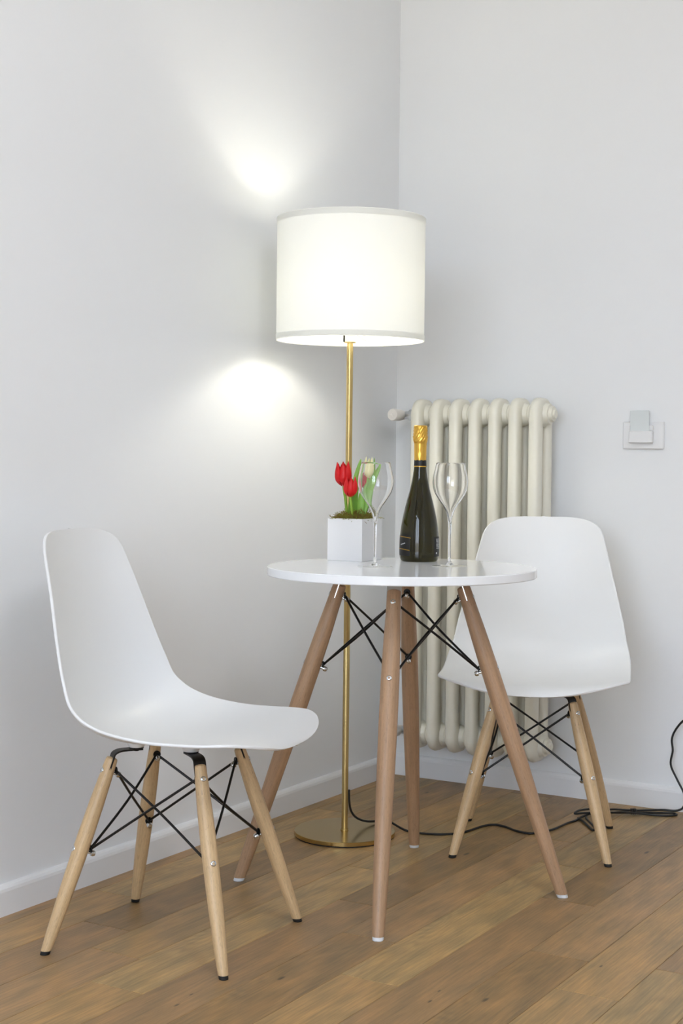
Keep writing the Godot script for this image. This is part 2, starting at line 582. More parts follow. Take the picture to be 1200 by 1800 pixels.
# ------------------------------------------------------------------ chairs
func shell_surface(thick: float) -> MB:
	# centre line from the front lip to the top of the back: z forward, y up, half width, lift of the edge
	var ctl := [[0.2570, 0.404, 0.224, 0.018], [0.2520, 0.412, 0.224, 0.018], [0.2370, 0.419, 0.224, 0.017], [0.2020, 0.423, 0.225, 0.015], [0.1400, 0.418, 0.2260, 0.016],
		[0.0400, 0.406, 0.2270, 0.029], [-0.0550, 0.402, 0.2260, 0.048], [-0.1230, 0.418, 0.2220, 0.060], [-0.1640, 0.457, 0.2170, 0.060], [-0.1865, 0.520, 0.2080, 0.056],
		[-0.2030, 0.600, 0.1900, 0.047], [-0.2170, 0.680, 0.1710, 0.038], [-0.2280, 0.742, 0.1560, 0.029], [-0.2345, 0.776, 0.1480, 0.025], [-0.2385, 0.795, 0.1430, 0.023], [-0.2405, 0.805, 0.1400, 0.022]]
	var fine := []
	for i in ctl.size() - 1:
		for k in 40:
			var row := []
			for c in 4:
				row.append(cubic_interpolate(ctl[i][c], ctl[i + 1][c], ctl[maxi(i - 1, 0)][c], ctl[mini(i + 2, ctl.size() - 1)][c], k / 40.0))
			fine.append(row)
	fine.append(ctl[-1])
	var run := [0.0]
	for i in range(1, fine.size()):
		run.append(run[-1] + Vector2(fine[i][0], fine[i][1]).distance_to(Vector2(fine[i - 1][0], fine[i - 1][1])))
	var total: float = run[-1]
	# rows stand closer together towards both ends, where the outline rounds its corners
	var line := []
	var rows := 84
	var at := 0
	for i in rows + 1:
		var f := float(i) / rows
		f = lerpf(f, 0.5 - 0.5 * cos(PI * f), 0.85)
		var d := clampf(f * total, 0.0004, total - 0.0004)
		while at < run.size() - 2 and run[at + 1] < d:
			at += 1
		var t: float = (d - run[at]) / (run[at + 1] - run[at])
		var row := []
		for c in 4:
			row.append(lerpf(fine[at][c], fine[at + 1][c], t))
		row.append(row[2])
		var front := clampf(1.0 - d / 0.130, 0.0, 1.0)
		var upper := clampf(1.0 - (total - d) / 0.075, 0.0, 1.0)
		row[2] *= pow(1.0 - pow(front, 2.4), 1.0 / 2.4) * pow(1.0 - pow(upper, 3.6), 1.0 / 3.6)
		line.append(row)
	var cols := 33
	var P := []
	for i in line.size():
		var a: Array = line[maxi(i - 1, 0)]
		var b: Array = line[mini(i + 1, line.size() - 1)]
		var t := Vector2(b[0] - a[0], b[1] - a[1]).normalized()
		var up := Vector2(t.y, -t.x)  # towards the sitter: up on the seat, forward on the back
		var row := []
		for j in cols:
			var s := -1.0 + 2.0 * j / (cols - 1)
			s = sin(s * PI / 2) * 0.6 + s * 0.4
			var share: float = line[i][2] * absf(s) / line[i][4]
			var lift: float = line[i][3] * pow(share, 2.3)
			row.append(Vector3(line[i][2] * s, line[i][1] + up.y * lift, line[i][0] + up.x * lift))
		P.append(row)
	var N := []
	for i in P.size():
		var row := []
		for j in cols:
			var du: Vector3 = P[mini(i + 1, P.size() - 1)][j] - P[maxi(i - 1, 0)][j]
			var dv: Vector3 = P[i][mini(j + 1, cols - 1)] - P[i][maxi(j - 1, 0)]
			row.append(dv.cross(du).normalized())
		N.append(row)
	# the normal should point to the sitter
	var sgn := 1.0 if N[30][cols / 2].y > 0 else -1.0
	var Q := []
	for i in P.size():
		var row := []
		for j in cols:
			row.append(P[i][j] - N[i][j] * sgn * thick)
		Q.append(row)
	var mb := MB.new()
	mb.grid(P, sgn > 0)
	mb.grid(Q, sgn < 0)
	# rounded rim all the way round
	var rim := []
	for j in cols:
		rim.append(Vector2i(0, j))
	for i in range(1, P.size()):
		rim.append(Vector2i(i, cols - 1))
	for j in range(cols - 2, -1, -1):
		rim.append(Vector2i(P.size() - 1, j))
	for i in range(P.size() - 2, -1, -1):
		rim.append(Vector2i(i, 0))
	var R := []
	for r in rim:
		var p: Vector3 = P[r.x][r.y]
		var q: Vector3 = Q[r.x][r.y]
		var inner: Vector3 = P[clampi(r.x, 1, P.size() - 2)][clampi(r.y, 1, cols - 2)]
		var out := p - inner
		var nn: Vector3 = (q - p).normalized()
		out = (out - nn * out.dot(nn)).normalized()
		var row := []
		for k in 6:
			var ang := PI * k / 5.0
			row.append((p + q) / 2 + (p - q) / 2 * cos(ang) + out * (thick / 2) * sin(ang))
		R.append(row)
	mb.grid(R, sgn < 0)
	return mb


func build_chair(label: String, at: Vector3, fwd: Vector2, shell_mesh: Mesh) -> Node3D:
	var c := thing("dining_chair", label, "chair", at, atan2(fwd.x, fwd.y), "white shell chairs at the round table")
	inst("seat_shell", shell_mesh, c)
	var prof := [Vector2(0.0098, 0.0), Vector2(0.0118, 0.12), Vector2(0.0142, 0.32), Vector2(0.0153, 0.5), Vector2(0.0155, 0.62), Vector2(0.0146, 0.78), Vector2(0.0128, 0.92), Vector2(0.0118, 0.985), Vector2(0.0112, 1.0)]
	var feet := []
	var tops := []
	for s in [[1, 1], [1, -1], [-1, -1], [-1, 1]]:
		feet.append(Vector3(s[0] * 0.184, 0.0, s[1] * 0.187))
		tops.append(Vector3(s[0] * 0.093, 0.366, s[1] * 0.094))
	for i in 4:
		var leg := make_leg(c, feet[i], tops[i], prof, M.beech, M.rubber, 0.0075, [0.53, 0.935])
		var xf := leg.transform
		var length: float = feet[i].distance_to(tops[i])
		# black steel bracket: a tongue let into the leg, bent over to the rubber mount under the seat
		var mb := MB.new()
		var inward := Vector3(-feet[i].x, 0, -feet[i].z).normalized()
		var side := inward.cross(Vector3.UP)
		var foot_in: Vector3 = xf * Vector3(0, length - 0.030, 0)
		var bend: Vector3 = xf * Vector3(0, length + 0.010, 0)
		var path := smooth([foot_in, xf * Vector3(0, length, 0), bend + Vector3(0, 0.001, 0) + inward * 0.001, bend + inward * 0.012 + Vector3(0, 0.006, 0), bend + inward * 0.030 + Vector3(0, 0.007, 0), bend + inward * 0.056 + Vector3(0, 0.007, 0)], 5)
		var rows := []
		for k in path.size():
			var d: Vector3 = (path[mini(k + 1, path.size() - 1)] - path[maxi(k - 1, 0)]).normalized()
			var nn := side.cross(d).normalized()
			var hw := 0.0122
			rows.append([path[k] + side * hw + nn * 0.0016, path[k] - side * hw + nn * 0.0016, path[k] - side * hw - nn * 0.0016, path[k] + side * hw - nn * 0.0016, path[k] + side * hw + nn * 0.0016])
		for k in rows.size() - 1:
			for e in 4:
				mb.poly([rows[k][e], rows[k][e + 1], rows[k + 1][e + 1], rows[k + 1][e]], (path[k] + path[k + 1]) / 2)
		mb.poly(rows[-1].slice(0, 4), path[-2])
		part("bracket", mb, M.black_metal, c)
		var mt := MB.new()
		mt.xf = Transform3D(Basis(), path[-1] - inward * 0.010)
		mt.lathe([Vector2(0, -0.004), Vector2(0.005, -0.004), Vector2(0.006, -0.001), Vector2(0.014, 0.0012), Vector2(0.0145, 0.004), Vector2(0, 0.004)], 18)
		part("rubber_mount", mt, M.rubber, c)
		var bs := MB.new()
		bs.xf = Transform3D(Basis(), path[-1] - inward * 0.010)
		bs.lathe([Vector2(0.0145, 0.0040), Vector2(0.018, 0.010), Vector2(0.020, 0.0145)], 18)
		part("mount_boss", bs, M.shell, c)
	brace(c, feet, tops, prof, 0.53, 0.935, 0.0026)
	return c


# ------------------------------------------------------------------ table
const TABLE := Vector3(0.589, 0.0, 1.055)
const TOP := 0.7157

func build_table() -> void:
	var t := thing("round_table", "round white glossy table on four splayed beech legs", "table", TABLE, 0.39)
	var mb := MB.new()
	var r := 0.2955
	mb.lathe([Vector2(0, TOP - 0.019), Vector2(r - 0.0015, TOP - 0.019), Vector2(r, TOP - 0.0175), Vector2(r, TOP - 0.0012), Vector2(r - 0.0012, TOP), Vector2(0, TOP)], 128, 30)
	var topm := part("tabletop", mb, M.lacquer, t)
	var eb := MB.new()
	eb.lathe([Vector2(r, TOP - 0.0172), Vector2(r + 0.0006, TOP - 0.0170), Vector2(r + 0.0006, TOP - 0.0016), Vector2(r, TOP - 0.0014)], 128)
	part("edge_band", eb, M.lacquer, topm)
	var prof := [Vector2(0.0128, 0.0), Vector2(0.0145, 0.10), Vector2(0.0170, 0.28), Vector2(0.0190, 0.48), Vector2(0.0198, 0.62), Vector2(0.0195, 0.74), Vector2(0.0178, 0.86), Vector2(0.0160, 0.93), Vector2(0.0153, 0.985), Vector2(0.0146, 1.0)]
	var feet := []
	var tops := []
	for k in 4:
		var a := PI / 2 * k
		feet.append(Vector3(cos(a) * 0.361, 0.0, sin(a) * 0.361))
		tops.append(Vector3(cos(a) * 0.137, 0.672, sin(a) * 0.137))
	for i in 4:
		var leg := make_leg(t, feet[i], tops[i], prof, M.beech_red, M.pad, 0.008, [0.735, 0.965])
		var length: float = feet[i].distance_to(tops[i])
		var pl := MB.new()  # steel tongue let into the slotted leg, standing up to the tabletop
		pl.cbox(Vector3(0, length - 0.002, 0.0), Vector3(0.0312, 0.054, 0.0028), 0.0004)
		part("steel_tongue", pl, M.chrome, leg)
		var fl := MB.new()
		fl.xf = Transform3D(Basis(Vector3.UP, -PI / 2 * i), Vector3.ZERO)
		fl.cbox(Vector3(0.113, TOP - 0.0208, 0), Vector3(0.045, 0.003, 0.034), 0.0004)
		part("steel_plate", fl, M.chrome, t)
	brace(t, feet, tops, prof, 0.735, 0.965, 0.0027)


# ------------------------------------------------------------------ lamp
const LAMP := Vector3(0.248, 0.0, 0.713)

func build_lamp() -> void:
	var l := thing("floor_lamp", "lit brass floor lamp with a white fabric drum shade", "lamp", LAMP)
	l.rotation = Vector3(0.002, 0, -0.0032)
	var mb := MB.new()
	mb.lathe([Vector2(0.118, 0.0), Vector2(0.1255, 0.0008), Vector2(0.1255, 0.0035)], 72)
	part("base_pad", mb, M.rubber, l)
	mb = MB.new()
	mb.lathe([Vector2(0.1265, 0.0034), Vector2(0.1270, 0.0040), Vector2(0.1270, 0.0128), Vector2(0.1262, 0.0138), Vector2(0.0, 0.0140)], 96, 30)
	part("base", mb, M.brushed, l)
	mb = MB.new()
	mb.lathe([Vector2(0.0081, 0.013), Vector2(0.0081, 0.485), Vector2(0.0078, 0.486), Vector2(0.0078, 0.488), Vector2(0.0081, 0.489), Vector2(0.0081, 1.243)], 24)
	part("pole", mb, M.brass, l)
	mb = MB.new()
	mb.lathe([Vector2(0.0085, 0.0135), Vector2(0.0100, 0.0137), Vector2(0.0100, 0.017), Vector2(0.0085, 0.018)], 24)
	part("pole_collar", mb, M.brass, l)
	# socket, bulb
	mb = MB.new()
	mb.lathe([Vector2(0.0, 1.2415), Vector2(0.0145, 1.2415), Vector2(0.0145, 1.2435), Vector2(0.0, 1.2435)], 24)
	var so := MB.new()
	so.lathe([Vector2(0.0, 1.2435), Vector2(0.0128, 1.2435), Vector2(0.0132, 1.2445), Vector2(0.0132, 1.262), Vector2(0.0180, 1.266), Vector2(0.0180, 1.305), Vector2(0.0, 1.306)], 24)
	var sock := part("socket", so, M.porcelain, l)
	part("washer", mb, M.brass, sock)
	mb = MB.new()
	mb.tube([Vector3(-0.0130, 1.243, 0.0080), Vector3(-0.0130, 1.262, 0.0080)], 0.0022, 8)
	part("switch_rod", mb, M.rubber, sock)
	mb = MB.new()
	mb.lathe([Vector2(0.0, 1.303), Vector2(0.013, 1.304), Vector2(0.014, 1.318), Vector2(0.022, 1.336), Vector2(0.029, 1.356), Vector2(0.029, 1.368), Vector2(0.024, 1.384), Vector2(0.012, 1.396), Vector2(0, 1.399)], 28)
	part("light_bulb", mb, M.bulb, l)
	var li := OmniLight3D.new()
	li.name = "bulb_light"
	li.position = Vector3(0, 1.358, 0)
	li.light_color = Color(1.0, 0.985, 0.93)
	li.light_energy = 0.078
	li.light_size = 0.036
	li.omni_range = 8.0
	li.omni_attenuation = 2.0
	li.shadow_enabled = true
	l.add_child(li)
	# shade: fabric drum with folded hems, carried by a wire spider
	var y0 := 1.2475
	var y1 := 1.5475
	var r0 := 0.1845
	var r1 := 0.1845
	mb = MB.new()
	mb.lathe([Vector2(r0, y0), Vector2(r1, y1)], 96)
	var sh := part("lamp_shade", mb, M.shade, l)
	for e in [[r0, y0, 1.0], [r1, y1, -1.0]]:
		var hm := MB.new()
		hm.lathe([Vector2(e[0] + 0.0008, e[1] + (0.0 if e[2] > 0 else -0.013)), Vector2(e[0] + 0.0012, e[1] + (0.013 if e[2] > 0 else 0.0))], 96)
		part("hem_band", hm, M.hem, sh)
		var ring := MB.new()
		var pts := []
		for k in 97:
			pts.append(Vector3(cos(TAU * k / 96) * (e[0] - 0.0008), e[1], sin(TAU * k / 96) * (e[0] - 0.0008)))
		ring.tube(pts, 0.0021, 8, false)
		part("hem_ring", ring, M.hem, sh)
	mb = MB.new()
	for k in 3:
		var a := TAU * k / 3 + 0.5
		var d := Vector3(cos(a), 0, sin(a))
		mb.tube(smooth([d * 0.0175 + Vector3(0, 1.290, 0), d * 0.022 + Vector3(0, 1.270, 0), d * 0.08 + Vector3(0, y0 + 0.006, 0), d * (r0 - 0.003) + Vector3(0, y0 + 0.001, 0)], 5), 0.0013, 6)
	part("spider", mb, M.porcelain, sh)


func build_cord() -> void:
	var right := Vector3(0.859, 0, -0.512)
	var back := Vector3(-0.512, 0, -0.859)
	var c := thing("power_cord", "thin black power cord trailing from the lamp to a tied bundle by the wall", "cord", Vector3.ZERO)
	var pts := []
	for q in [[0.0102, 0.115, 0.004], [0.0112, 0.085, 0.006], [0.016, 0.060, 0.010], [0.030, 0.040, 0.02], [0.055, 0.025, 0.045], [0.085, 0.0185, 0.075], [0.108, 0.0165, 0.098]]:
		pts.append(LAMP + right * q[0] + back * q[2] + Vector3(0, q[1], 0))
	for q in [[0.368, 0.600], [0.445, 0.590], [0.492, 0.540], [0.508, 0.450], [0.528, 0.418], [0.563, 0.425], [0.604, 0.448], [0.648, 0.448], [0.674, 0.385], [0.681, 0.300], [0.688, 0.262]]:
		pts.append(Vector3(q[0], 0.0034, q[1]))
	# the gathered loops
	for q in [[0.688, 0.215, 0.004], [0.704, 0.158, 0.007], [0.745, 0.136, 0.007], [0.795, 0.100, 0.006], [0.845, 0.058, 0.004], [0.880, 0.042, 0.004], [0.894, 0.056, 0.004], [0.872, 0.080, 0.004], [0.820, 0.098, 0.005], [0.775, 0.125, 0.010],
			[0.735, 0.160, 0.010], [0.690, 0.190, 0.010], [0.668, 0.215, 0.010], [0.664, 0.175, 0.010], [0.684, 0.118, 0.006], [0.715, 0.105, 0.005]]:
		pts.append(Vector3(q[0], q[2], q[1]))
	for q in [[0.745, 0.118, 0.012], [0.795, 0.094, 0.011], [0.850, 0.046, 0.010], [0.885, 0.034, 0.010], [0.905, 0.030, 0.022], [0.906, 0.028, 0.055], [0.884, 0.025, 0.094], [0.866, 0.025, 0.132], [0.871, 0.025, 0.170], [0.868, 0.025, 0.201], [0.878, 0.025, 0.228], [0.902, 0.025, 0.257], [0.94, 0.022, 0.275], [0.985, 0.016, 0.280]]:
		pts.append(Vector3(q[0], q[2], q[1]))
	var mb := MB.new()
	mb.tube(smooth(pts, 6), 0.0029, 8)
	part("cable", mb, M.cable, c)
	# a folded end sticking out of the bundle, and the tie round it
	mb = MB.new()
	mb.tube(smooth([Vector3(0.684, 0.0035, 0.232), Vector3(0.715, 0.004, 0.268), Vector3(0.752, 0.0035, 0.318), Vector3(0.764, 0.0035, 0.332), Vector3(0.768, 0.006, 0.326), Vector3(0.752, 0.009, 0.303), Vector3(0.716, 0.009, 0.252), Vector3(0.700, 0.006, 0.215)], 6), 0.0029, 8)
	part("cable_fold", mb, M.cable, c)
	mb = MB.new()
	var tc := Vector3(0.790, 0.0090, 0.101)
	var dir := Vector3(0.050, 0, -0.036).normalized()
	var sd := dir.cross(Vector3.UP)
	for o in [-0.005, 0.0, 0.005]:
		var ring := []
		for k in 17:
			var a := TAU * k / 16
			ring.append(tc + dir * (o + 0.001 * sin(a * 2)) + sd * cos(a) * 0.0085 + Vector3.UP * sin(a) * 0.0065)
		mb.tube(ring, 0.0020, 6, false)
	part("cable_tie", mb, M.cable, c)
	var socket := MB.new()
	socket.cbox(Vector3(1.03, 0.285, -0.010), Vector3(0.118, 0.078, 0.008), 0.003)
	var ws := thing("wall_socket", "white wall socket plate beside the baseboard where the cord plugs in", "socket", Vector3.ZERO)
	part("plate", socket, M.plastic, ws)
	var plug := MB.new()
	plug.xf = Transform3D(Basis(Vector3.RIGHT, PI / 2), Vector3(1.0, 0.281, -0.006))
	plug.lathe([Vector2(0, 0), Vector2(0.014, 0), Vector2(0.013, 0.022), Vector2(0.006, 0.032), Vector2(0, 0.033)], 18)
	part("plug", plug, M.cable, c)


# ------------------------------------------------------------------ radiator
func build_radiator() -> void:
	var r := thing("column_radiator", "cream cast iron column radiator mounted on the wall", "radiator", Vector3(0, 0, 0))
	var x0 := 0.114
	var pitch := 0.0613
	var wide := 0.036
	var zf := 0.146
	var zb := 0.036
	var top := 1.127
	var bot := 0.110
	# outline of one section seen from the side (z, y), with the slot between its two columns
	var sec := MB.new()
	var outline := []
	var rc := 0.042
	for q in [[zf - rc, top - rc, 0.0], [zb + rc, top - rc, PI / 2], [zb + rc, bot + rc, PI], [zf - rc, bot + rc, PI * 1.5]]:
		for k in 7:
			var a: float = q[2] + PI / 2 * k / 6
			outline.append(Vector2(q[0] + cos(a) * rc, q[1] + sin(a) * rc))
	var slot := []
	var zm := (zf + zb) / 2
	var hs := 0.011
	for q in [[zm, top - 0.085, 0.0], [zm, top - 0.085, PI / 2], [zm, bot + 0.085, PI], [zm, bot + 0.085, PI * 1.5]]:
		for k in 7:
			var a: float = q[2] + PI / 2 * k / 6
			slot.append(Vector2(q[0] + cos(a) * hs, q[1] + sin(a) * hs * 1.4))
	# round the columns: rings from the outer edge over the cheek to the slot
	var rows := []
	for s in 13:
		var a := PI * s / 12.0
		rows.append([a])
	var P := []
	for s in 17:
		var a := TAU * s / 16.0 - PI  # goes right round the rim of the section's wall
		var row := []
		for k in outline.size() + 1:
			var o: Vector2 = outline[k % outline.size()]
			var i: Vector2 = slot[k % slot.size()]
			var f := 0.5 + 0.5 * cos(a)  # 1 at the outer edge, 0 at the slot
			var across := sin(a)
			var q := i.lerp(o, f)
			var xx := signf(across) * pow(absf(across), 0.62) * wide / 2
			row.append(Vector3(xx, q.y, q.x))
		P.append(row)
	sec.grid(P, true, true)
	var mesh := sec.mesh(M.radiator)
	for i in 7:
		inst("section", mesh, r, Transform3D(Basis(), Vector3(x0 + wide / 2 + i * pitch, 0, 0)))
	for y in [top - 0.046, bot + 0.046]:
		for i in 6:
			var hb := MB.new()
			hb.xf = Transform3D(Basis(Vector3(0, 0, 1), -PI / 2), Vector3(x0 + wide / 2 + i * pitch, y, zm))
			hb.lathe([Vector2(0.036, 0.008), Vector2(0.029, 0.020), Vector2(0.0275, 0.0295), Vector2(0.0255, 0.0307), Vector2(0.0275, 0.0318), Vector2(0.029, 0.042), Vector2(0.036, 0.054)], 24)
			part("nipple_hub", hb, M.radiator, r)
		var plug := MB.new()
		plug.xf = Transform3D(Basis(Vector3(0, 0, 1), -PI / 2), Vector3(x0 + wide / 2 + 6 * pitch, y, zm))
		plug.lathe([Vector2(0.036, 0.010), Vector2(0.030, 0.020), Vector2(0.029, 0.030), Vector2(0.0225, 0.031), Vector2(0.0215, 0.040), Vector2(0.013, 0.041), Vector2(0.012, 0.046), Vector2(0, 0.046)], 8 if y > 0.5 else 24)
		part("end_plug", plug, M.radiator, r)
		# valve at the corner end: chrome angle body, white hand wheel turned to the room
		var vb := MB.new()
		vb.xf = Transform3D(Basis(Vector3(0, 0, 1), PI / 2), Vector3(x0 + 0.006, y, zm))
		vb.lathe([Vector2(0.024, 0.0), Vector2(0.024, 0.010), Vector2(0.016, 0.013), Vector2(0.017, 0.018), Vector2(0.017, 0.030), Vector2(0.012, 0.032), Vector2(0.011, 0.050), Vector2(0, 0.056)], 16)
		part("valve_union", vb, M.chrome, r)
		var wheel := MB.new()
		wheel.xf = Transform3D(Basis(Vector3.RIGHT, PI / 2), Vector3(x0 - 0.050, y, zm - 0.008))
		wheel.lathe([Vector2(0, 0), Vector2(0.013, 0.0), Vector2(0.014, 0.020), Vector2(0.0165, 0.024), Vector2(0.0175, 0.066), Vector2(0.0160, 0.070), Vector2(0.004, 0.0712), Vector2(0.003, 0.068), Vector2(0, 0.068)], 24)
		part("valve_handle", wheel, M.valve_white, r)
		var pipe := MB.new()
		pipe.tube([Vector3(x0 - 0.050, y, zm - 0.006), Vector3(x0 - 0.050, y, -0.012)], 0.008, 12)
		part("pipe", pipe, M.chrome, r)
	for i in [1, 5]:
		var br := MB.new()
		br.cbox(Vector3(x0 + wide / 2 + (i + 0.5) * pitch, top - 0.115, 0.036), Vector3(0.016, 0.022, 0.100), 0.002)
		part("wall_bracket", br, M.radiator, r)


func build_switch() -> void:
	var s := thing("card_switch", "white key card switch with a card standing in its slot, on the wall", "switch", Vector3(0.762, 1.024, -0.014))
	var mb := MB.new()
	mb.cbox(Vector3(0, 0, 0.004), Vector3(0.118, 0.076, 0.008), 0.003)
	part("wall_plate", mb, M.plastic, s)
	mb = MB.new()
	for q in [[0.0, -0.0085, 0.066, 0.033, 0.016], [0.0, 0.0155, 0.066, 0.015, 0.009]]:
		mb.cbox(Vector3(q[0] - 0.003, q[1] + 0.004, 0.008 + q[4] / 2), Vector3(q[2], q[3], q[4]), 0.002)
	part("card_holder", mb, M.plastic, s)
	mb = MB.new()
	mb.cbox(Vector3(0, 0.012, 0), Vector3(0.054, 0.086, 0.0014), 0.0006)
	part("key_card", mb, M.card, s, Transform3D(Basis(Vector3.RIGHT, 0.06), Vector3(-0.006, 0.013, 0.0195)))


# ------------------------------------------------------------------ on the table
func build_glass(label: String, at: Vector3) -> void:
	var g := thing("wine_glass", label, "glass", at, 0.0, "tulip shaped glasses beside the bottle")
	var outer := [Vector2(0.0318, 0.2280), Vector2(0.0350, 0.2130), Vector2(0.0380, 0.1995), Vector2(0.0394, 0.1880), Vector2(0.0386, 0.1770), Vector2(0.0352, 0.1645), Vector2(0.0300, 0.1550), Vector2(0.0230, 0.1440), Vector2(0.0155, 0.1335), Vector2(0.0096, 0.1220), Vector2(0.0064, 0.1110), Vector2(0.0046, 0.1000), Vector2(0.0034, 0.0880), Vector2(0.0028, 0.0700), Vector2(0.0027, 0.0300), Vector2(0.0032, 0.0160), Vector2(0.0050, 0.0085), Vector2(0.0085, 0.0052), Vector2(0.0086, 0.0030), Vector2(0.0, 0.0028)]
	var inner := [Vector2(0.0, 0.0960), Vector2(0.0018, 0.0985), Vector2(0.0042, 0.1110), Vector2(0.0078, 0.1220), Vector2(0.0140, 0.1335), Vector2(0.0217, 0.1440), Vector2(0.0288, 0.1550), Vector2(0.0341, 0.1645), Vector2(0.0376, 0.1770), Vector2(0.0384, 0.1880), Vector2(0.0371, 0.1995), Vector2(0.0341, 0.2130), Vector2(0.0309, 0.2280), Vector2(0.0313, 0.2285)]
	var o2 := smooth(outer.slice(0, 18), 3) + outer.slice(18)
	o2.reverse()
	var i2 := smooth(inner, 3)
	i2.reverse()
	var mb := MB.new()
	mb.lathe(o2 + i2, 48, 60)
	part("bowl_and_stem", mb, M.glass, g)
	mb = MB.new()
	mb.lathe([Vector2(0.0, 0.0002), Vector2(0.0375, 0.0002), Vector2(0.0383, 0.0007), Vector2(0.0380, 0.0012), Vector2(0.0330, 0.0016), Vector2(0.0200, 0.0028), Vector2(0.0100, 0.0045), Vector2(0.0070, 0.0058)], 48, 60)
	part("foot", mb, M.thin_glass, g)


func build_bottle(at: Vector3) -> void:
	var b := thing("sparkling_wine_bottle", "dark green sparkling wine bottle with gold foil neck", "bottle", at, 0.0)
	var prof := [Vector2(0, 0.004), Vector2(0.030, 0.0015), Vector2(0.0405, 0.0), Vector2(0.0432, 0.0025), Vector2(0.0452, 0.0085), Vector2(0.0460, 0.018), Vector2(0.0460, 0.030), Vector2(0.0453, 0.0555), Vector2(0.0423, 0.0836), Vector2(0.0369, 0.112), Vector2(0.0303, 0.140), Vector2(0.0228, 0.168), Vector2(0.0172, 0.196), Vector2(0.0144, 0.219), Vector2(0.0138, 0.236), Vector2(0.0138, 0.300), Vector2(0.0, 0.301)]
	var sm := smooth(prof.slice(3, 15), 4)
	var mb := MB.new()
	mb.lathe(prof.slice(0, 3) + sm + prof.slice(15), 64, 40)
	part("bottle_glass", mb, M.bottle, b)
	# foil hood with the pressed pattern of the wire cage under it
	var fp := [Vector2(0.0141, 0.2345), Vector2(0.0142, 0.2360), Vector2(0.0144, 0.255), Vector2(0.0147, 0.268), Vector2(0.0150, 0.2735), Vector2(0.0166, 0.278), Vector2(0.0173, 0.2835), Vector2(0.0170, 0.289), Vector2(0.0163, 0.294), Vector2(0.0161, 0.305), Vector2(0.0159, 0.311), Vector2(0.0150, 0.3142), Vector2(0.0110, 0.3152), Vector2(0.0, 0.3153)]
	var fs := smooth(fp, 4)
	var rows := []
	for q in fs:
		var row := []
		for k in 65:
			var a := TAU * k / 64
			var r: float = q.x
			if q.y > 0.268 and q.y < 0.312:
				var saw := absf(fmod(a / TAU * 4.0 + 0.12, 1.0) * 2.0 - 1.0)
				var line := 0.276 + saw * 0.034
				r += 0.0015 * exp(-pow((q.y - line) / 0.0018, 2)) - 0.0011 * absf(sin(a * 7.0 + q.y * 300.0)) * clampf((q.y - 0.272) / 0.01, 0, 1)
			elif q.y <= 0.268:
				r += 0.0002 * sin(a * 9.0) * sin(q.y * 260.0)
			row.append(Vector3(r * cos(a), q.y, r * sin(a)))
		rows.append(row)
	mb = MB.new()
	mb.grid(rows, false, true)
	part("foil", mb, M.foil, b)
	mb = MB.new()
	mb.lathe([Vector2(0.0146, 0.2195), Vector2(0.0141, 0.2350)], 40)
	var nb := part("neck_band", mb, M.label_black, b)
	mb = MB.new()
	mb.lathe([Vector2(0.0150, 0.2190), Vector2(0.0151, 0.2200), Vector2(0.0148, 0.2210)], 40)
	part("gold_line", mb, M.label_gold, nb)
	# labels wrap round the glass: the front one is turned to the left, the back one to the right
	var toward := atan2(cos(CAM_YAW), sin(CAM_YAW))  # angle in the xz plane that faces the camera
	var label := func(a0: float, a1: float, y0: float, y1: float, off: float, mat: Material, called: String, parent: Node3D, bow := 0.0) -> MeshInstance3D:
		var lrows := []
		for i in 7:
			var row := []
			for k in 13:
				var f := k / 12.0
				var a := toward + lerpf(a0, a1, f)
				var y := lerpf(y0, y1, i / 6.0) + bow * (1.0 - pow(2.0 * f - 1.0, 2))
				var r := body_radius(prof, y) + off
				row.append(Vector3(r * cos(a), y, r * sin(a)))
			lrows.append(row)
		var lm := MB.new()
		lm.grid(lrows)
		return part(called, lm, mat, parent)
	# increasing angle runs to the camera's left
	var front: MeshInstance3D = label.call(0.53, 3.0, 0.014, 0.060, 0.0004, M.label_black, "front_label", b)
	label.call(0.50, 2.3, 0.0545, 0.0558, 0.0008, M.label_gold, "gold_arc", front, 0.003)
	label.call(0.55, 2.3, 0.0262, 0.0275, 0.0008, M.label_gold, "gold_arc", front, 0.003)
	for k in 4:
		label.call(0.83 + k * 0.10, 0.90 + k * 0.10, 0.0418 - k * 0.0012, 0.0442 - k * 0.0012, 0.0008, M.label_white, "lettering", front)
	var back: MeshInstance3D = label.call(-2.75, -0.80, 0.012, 0.058, 0.0004, M.label_black, "back_label", b)
	for line in 9:
		var y := 0.0520 - line * 0.0030
		if line == 8:
			label.call(-1.02, -0.92, 0.0185, 0.0225, 0.0008, M.label_white, "lettering", back)
			continue
		var a := -0.93 - rng.randf() * 0.06
		while a > -1.55:
			var len := rng.randf_range(0.03, 0.11)
			label.call(a - len, a, y, y + 0.0015, 0.0008, M.label_white, "lettering", back)
			a -= len + 0.03


func body_radius(prof: Array, y: float) -> float:
	for i in range(2, prof.size() - 1):
		if y <= prof[i + 1].y:
			return lerpf(prof[i].x, prof[i + 1].x, (y - prof[i].y) / (prof[i + 1].y - prof[i].y))
	return 0.014


